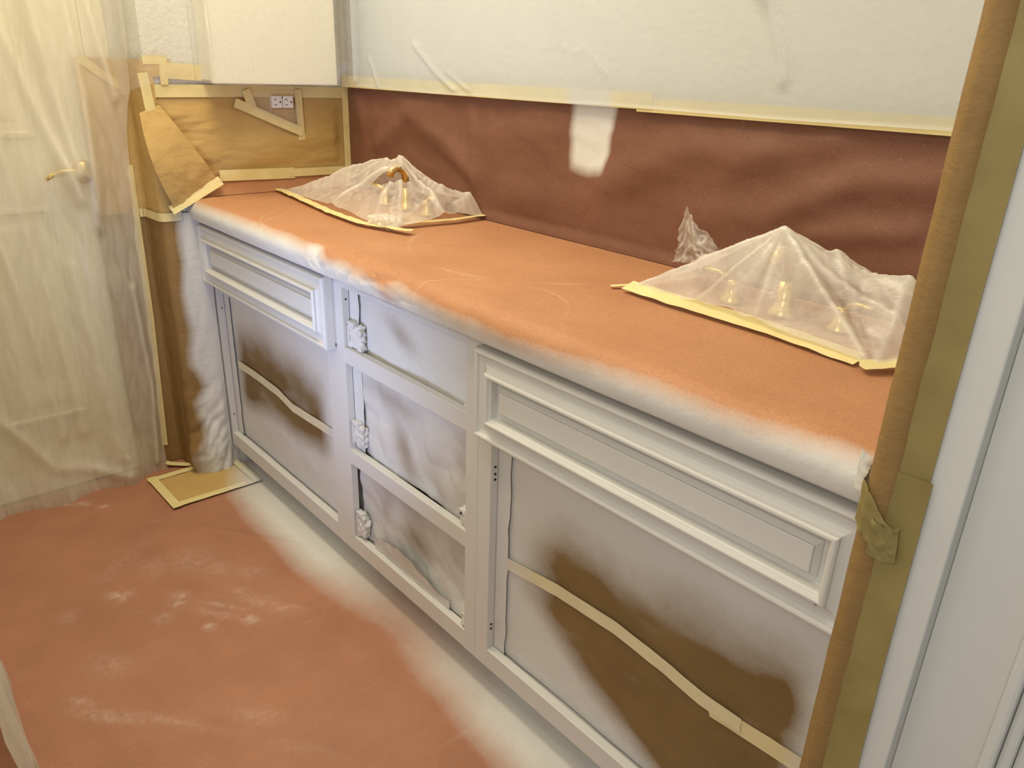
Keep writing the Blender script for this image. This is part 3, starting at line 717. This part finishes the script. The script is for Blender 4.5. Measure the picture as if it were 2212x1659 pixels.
# ------------------------------------------------------------------ plastic films
DFOLD = [([(-1.00, 2.3), (-.93, 1.45), (-.85, 1.12), (-.79, .88)], .016, .016), ([(-.90, 2.3), (-.84, 1.45), (-.805, 1.15), (-.78, .95)], .014, .014), ([(-1.08, 2.3), (-1.0, 1.35), (-.95, 1.05), (-.90, .55), (-.89, .2)], .018, .016),
         ([(-.76, 2.3), (-.745, 1.45), (-.735, 1.15), (-.75, .80)], .014, .012), ([(-1.12, 1.2), (-1.02, .90), (-.97, .60), (-.94, .2)], .016, .014), ([(-.70, 2.3), (-.69, 1.35), (-.655, 1.14)], .010, .010),
         ([(-.69, .62), (-.68, .30), (-.70, .04)], .010, .010), ([(-1.15, .38), (-.98, .12), (-.80, .04)], .018, .014), ([(-.84, .70), (-.82, .40), (-.80, .1)], .020, .010)]
def door_film(u, v):
    z = lerp(.003, 2.36, v)
    yr = poly([(0, -.672), (.1, -.672), (.33, -.655), (.57, -.652), (.80, -.646), (.95, -.648), (1.05, -.640), (1.12, -.628), (1.16, -.615), (1.3, -.605), (2.4, -.60)], z)
    y = lerp(-1.262, yr, u)
    fold = .018 * math.sin(y * 26 + .8 * math.sin(z * 2.2) + 3 * nz(y * 2, z * .7)) * sst(-.64, -.75, y) if False else .016 * math.sin(y * 30 + 1.4 * nz(z * 1.5, 3) * 2) * (1 - sst(-.80, -.68, y))
    x = -.098 + fold + .010 * fbm(y * 5, z * 2.0, 7, 3) + .008 * ridge(y * 16, z * 5, 3, 2)
    x += sum(k * gauss_ridge(y, z, pts, wd) for pts, wd, k in DFOLD)
    x += .020 * math.exp(-((y + .80) / .10) ** 2 - ((z - .94) / .09) ** 2)
    x += .03 * math.exp(-(z / .10) ** 2) * (1 - sst(-.80, -.70, y)) + .012 * sst(1.2, 1.7, z)
    return (max(x, XW + .026), y, z)
df = sheet('plastic_sheet', door_film, 200, 210, M_FILM)
tag(df, 'large translucent plastic sheet hanging over the door at the left, reaching the floor', 'plastic sheet')
def corner_film(u, v):
    zb = lerp(1.148, 1.184, sst(0, .5, u)); z = lerp(zb, 2.36, v)
    P_ = [(-.085, -.645), (-.02, -.635), (.030, -.600), (.022, -.52), (.022, -.475), (.126, -.462)]
    x, y, n = along(P_, u * plen(P_))
    d = .010 * math.sin(u * 13 + z * 3 + 2 * nz(u * 4, z * 2)) * (1 - u) + .008 * ridge(u * 4 + z * 1.5, z * 3, 11, 2)
    k = -1 if n[0] < 0 else 1
    return (x + d * abs(n[0]) + .003, y - abs(n[1]) * d, z)
cf = sheet('plastic_sheet', corner_film, 90, 90, M_FILM_THIN)
tag(cf, 'thin plastic draped between the door corner and the wall cabinet', 'plastic sheet')
def cab_film(u, v):
    z = lerp(1.1815, 2.36, v)
    P_ = [(.1255, -.468), (.1255, -.101), (.118, -.088), (.060, -.050), (.075, -.035), (.12, -.030)]
    x, y, n = along(P_, u * plen(P_)); w = sst(.70, .8, u)
    d = .0006 + w * (.012 * ridge(u * 20, z * 6 - u * 8, 3, 3)) + .0006 * abs(fbm(y * 4, z * 3, 2, 2))
    return (x + d, y - w * d * .6, z - .004 * w)
cbf = sheet('plastic_sheet', cab_film, 100, 70, M_FILM_THIN)
tag(cbf, 'clear plastic stretched over the wall cabinet front and into the wall corner', 'plastic sheet')
WR = [([(.42, 1.30), (.52, 1.23), (.60, 1.19)], .006, .010), ([(.56, 1.235), (.66, 1.19)], .004, .006), ([(1.42, 1.42), (1.48, 1.36), (1.52, 1.28), (1.525, 1.24)], .010, .012), ([(1.36, 1.48), (1.44, 1.42), (1.47, 1.37)], .015, .010),
      ([(.20, 1.26), (.24, 1.19)], .006, .008), ([(.12, 1.6), (.12, 1.2)], .010, .012), ([(.09, 1.5), (.10, 1.2)], .006, .006), ([(1.05, 1.29), (1.12, 1.24)], .003, .004), ([(.95, 1.30), (1.04, 1.28)], .003, .003)]
def wall_film(u, v):
    x = lerp(.12, XR - .004, u) if u > 0 else .12; zb = HS + .002 + .003 * nz(x * 3); z = lerp(zb, 2.36, v ** 1.6)
    d = .004 + .006 * (fbm(x * 2.5, z * 2.5, 5, 3) * .5 + .5) + .003 * ridge(x * 11 + z * 5, z * 9, 2, 3) * (.3 + nz(x * 2, z * 2) ** 2 * 3)
    d += sum(k * gauss_ridge(x, z, pts, wd) for pts, wd, k in WR)
    return (x, -.0235 - d - .004 * (1 - sst(0, .05, v)), z)
wf = sheet('plastic_sheet', wall_film, 260, 110, M_FILM_WALL)
tag(wf, 'wide pale plastic sheet covering the upper back wall above the red paper', 'plastic sheet')
def front_film(u, v):
    x = lerp(-.045, 1.22, u); z = lerp(.003, 2.36, v)
    y = -1.285 + .022 * math.exp(-(z / .15) ** 2) + .010 * math.sin(x * 28 + 2 * nz(x, z * 2)) + .010 * ridge(x * 10, z * 4, 3, 2)
    return (x, y, z)
ff = sheet('plastic_sheet', front_film, 100, 60, M_FILM)
tag(ff, 'plastic sheet hanging to the floor at the bottom left edge of the view', 'plastic sheet')

# ------------------------------------------------------------------ faucets under plastic bags
def faucet(label, x, y):
    f = empty('faucet', (x, y, HC)); tag(f, label, 'faucet')
    z = HC + .002
    lathe('base', [(.026, 0), (.028, .006), (.020, .014), (.015, .03), (.014, .06)], (x, y, z), M_BRASS, f)
    tube('spout', [(x, y, z + .05), (x, y, z + .098), (x, y - .008, z + .108), (x, y - .026, z + .116), (x, y - .044, z + .107), (x, y - .050, z + .092)], [.013, .012, .012, .011, .011, .010], M_BRASS, f)
    for s in (-1, 1):
        h = lathe('handle', [(.022, 0), (.023, .005), (.014, .014), (.011, .030), (.013, .040)], (x + s * .10, y, z), M_BRASS, f)
        tube('lever', [(x + s * .10, y, z + .040), (x + s * .125, y - .01, z + .050), (x + s * .155, y - .018, z + .052)], [.008, .007, .005], M_BRASS, h)
    return f
faucet('brass faucet under the left plastic bag', .485, -.110)
faucet('brass faucet under the right plastic bag', 1.655, -.142)
def gauge(poly_, P_, q):
    g = 0; n = len(poly_)
    for i in range(n):
        a, b = poly_[i], poly_[(i + 1) % n]; nx, ny = (b[1] - a[1]), -(b[0] - a[0])
        den = nx * (a[0] - P_[0]) + ny * (a[1] - P_[1])
        num = nx * (q[0] - P_[0]) + ny * (q[1] - P_[1])
        if den > 1e-9: g = max(g, num / den)
    return g
def tent(polyg, poles, x, y, amp, seed):
    h = 0.0
    for px, py, ph in poles:
        g = gauge(polyg, (px, py), (x, y)); 
        if g < 1: 
            ang = math.atan2(y - py, x - px)
            h = max(h, ph * (1 - g) ** 1.05)
    h0 = h; b = min(1, h / .04); best = max(poles, key=lambda p: p[2]); ang = math.atan2(y - best[1], (x - best[0]) * .6)
    h += b * amp * (ridge(x * 9 + seed, y * 13, seed, 2) - .35) + b * amp * .75 * (1 - 2 * abs(math.sin(ang * 4.5 + 2 * nz(ang * 2, seed)))) * (1 - min(1, h / .15) ** 2)
    h += b * amp * .30 * ridge(x * 30 + 12 * y, y * 36, seed, 2)
    return max(h, .6 * h0)
def dense_poles(ps, n=7):
    out = []
    for a, b in zip(ps, ps[1:]):
        for k in range(n): out.append(tuple(lerp(a[i], b[i], k / n) - (.012 * math.sin(math.pi * k / n) if i == 2 else 0) for i in range(3)))
    return out + [ps[-1]]
def bag(name, quad, polyg, poles, amp, seed, label, nu, nv, hole=None):
    def fn(u, v):
        A, B, C_, D = quad
        x = (1 - v) * lerp(A[0], B[0], u) + v * lerp(D[0], C_[0], u); y = (1 - v) * lerp(A[1], B[1], u) + v * lerp(D[1], C_[1], u)
        return (x, y, HC + .0045 + tent(polyg, poles, x, y, amp, seed) + .002 * abs(nz(x * 20, y * 20)))
    def kp_(u, v):
        if not hole: return True
        p = fn(u, v); return not hole(p)
    o = sheet(name, fn, nu, nv, M_FILM_BAG, keep=kp_ if hole else None); tag(o, label, 'plastic bag'); return o
QL = [(.030, -.258), (.715, -.318), (.705, -.012), (.050, -.022)]
QL2 = [(.030, -.260), (.40, -.312), (.715, -.320), (.735, -.16), (.706, -.010), (.35, -.006), (.048, -.020)]
PL = dense_poles([(.30, -.12, .055), (.455, -.150, .140), (.52, -.145, .143), (.640, -.10, .090), (.675, -.035, .062)])
bagl = bag('plastic_bag', QL, QL2, PL, .011, 3.0, 'clear plastic bag taped over the left faucet, torn open near its top', 150, 80,
           hole=lambda p: (((p[0] - .545) * .93 + (p[1] + .195) * .4) / .055) ** 2 + ((-(p[0] - .545) * .4 + (p[1] + .195) * .93) / .026) ** 2 < 1)
QR = [(1.395, -.236), (1.875, -.275), (1.995, -.050), (1.430, -.035)]
QR2 = [(1.395, -.238), (1.62, -.268), (1.875, -.278), (1.965, -.17), (1.997, -.048), (1.72, -.020), (1.428, -.033)]
PR = dense_poles([(1.50, -.15, .070), (1.655, -.180, .152), (1.735, -.16, .128), (1.855, -.17, .110), (1.93, -.13, .075)])
bagr = bag('plastic_bag', QR, QR2, PR, .010, 8.0, 'clear plastic bag tented over the right faucet with a torn tuft behind', 150, 90)
def tuft_fn(u, v):
    x = 1.384 + .105 * u * (1 - .12 * v) + .004 * nz(v * 9, u * 5)
    y = -.098 + .012 * math.sin(u * 6 + v * 2) + .016 * ridge(u * 3, v * 3, 2, 3)
    top = poly([(0, .062), (.10, .082), (.24, .112), (.34, .096), (.42, .098), (.60, .074), (.72, .072), (1, .040)], u)
    return (x, y, HC + .034 + v * (top + .004 * nz(u * 30, 2)))
sheet('torn_tuft', tuft_fn, 40, 24, M_FILM_BAG, bagr)
tape([(.020, -.262, HC + .009), (.20, -.285, HC + .009), (.45, -.322, HC + .009), (.62, -.332, HC + .009), (.775, -.292, HC + .011)], .026, NZ, 'yellow tape strip along the front edge of the left plastic bag', wob=.002)
tape([(.690, -.268, HC + .0115), (.712, -.12, HC + .0115), (.705, -.010, HC + .012)], .022, NZ, 'yellow tape strip along the right edge of the left plastic bag', wob=.002)
tape([(1.398, -.240, HC + .012), (1.50, -.250, HC + .013), (1.70, -.252, HC + .012), (1.850, -.268, HC + .009)], .032, (0, -.35, 1), 'wide yellow tape strip along the front edge of the right plastic bag', wob=.002)
tape([(1.368, -.252, HC + .006), (1.40, -.205, HC + .008)], .012, NZ, 'thin pointed tape tail at the left corner of the right plastic bag')
tape([(1.862, -.292, HC + .008), (1.885, -.262, HC + .012), (1.935, -.190, HC + .012), (1.97, -.13, HC + .010)], .028, (0, -.2, 1), 'crumpled tape strip at the right end of the right plastic bag', wob=.004)
crumple('plastic_knot', (.625, -.325, HC + .004), (.700, -.265, HC + .030), M_FILM_BAG, bagl, .5, 5.0)

# ------------------------------------------------------------------ origins at each thing's base
bpy.context.view_layer.update()
for o in list(COL.objects):
    if o.parent is None and o.type == 'MESH':
        co = np.empty(len(o.data.vertices) * 3); o.data.vertices.foreach_get('co', co); co = co.reshape(-1, 3)
        c = Vector(((co[:, 0].min() + co[:, 0].max()) / 2, (co[:, 1].min() + co[:, 1].max()) / 2, co[:, 2].min()))
        o.data.transform(Matrix.Translation(-c)); o.location = c
        for ch in o.children: ch.matrix_parent_inverse = Matrix.Translation(-c)
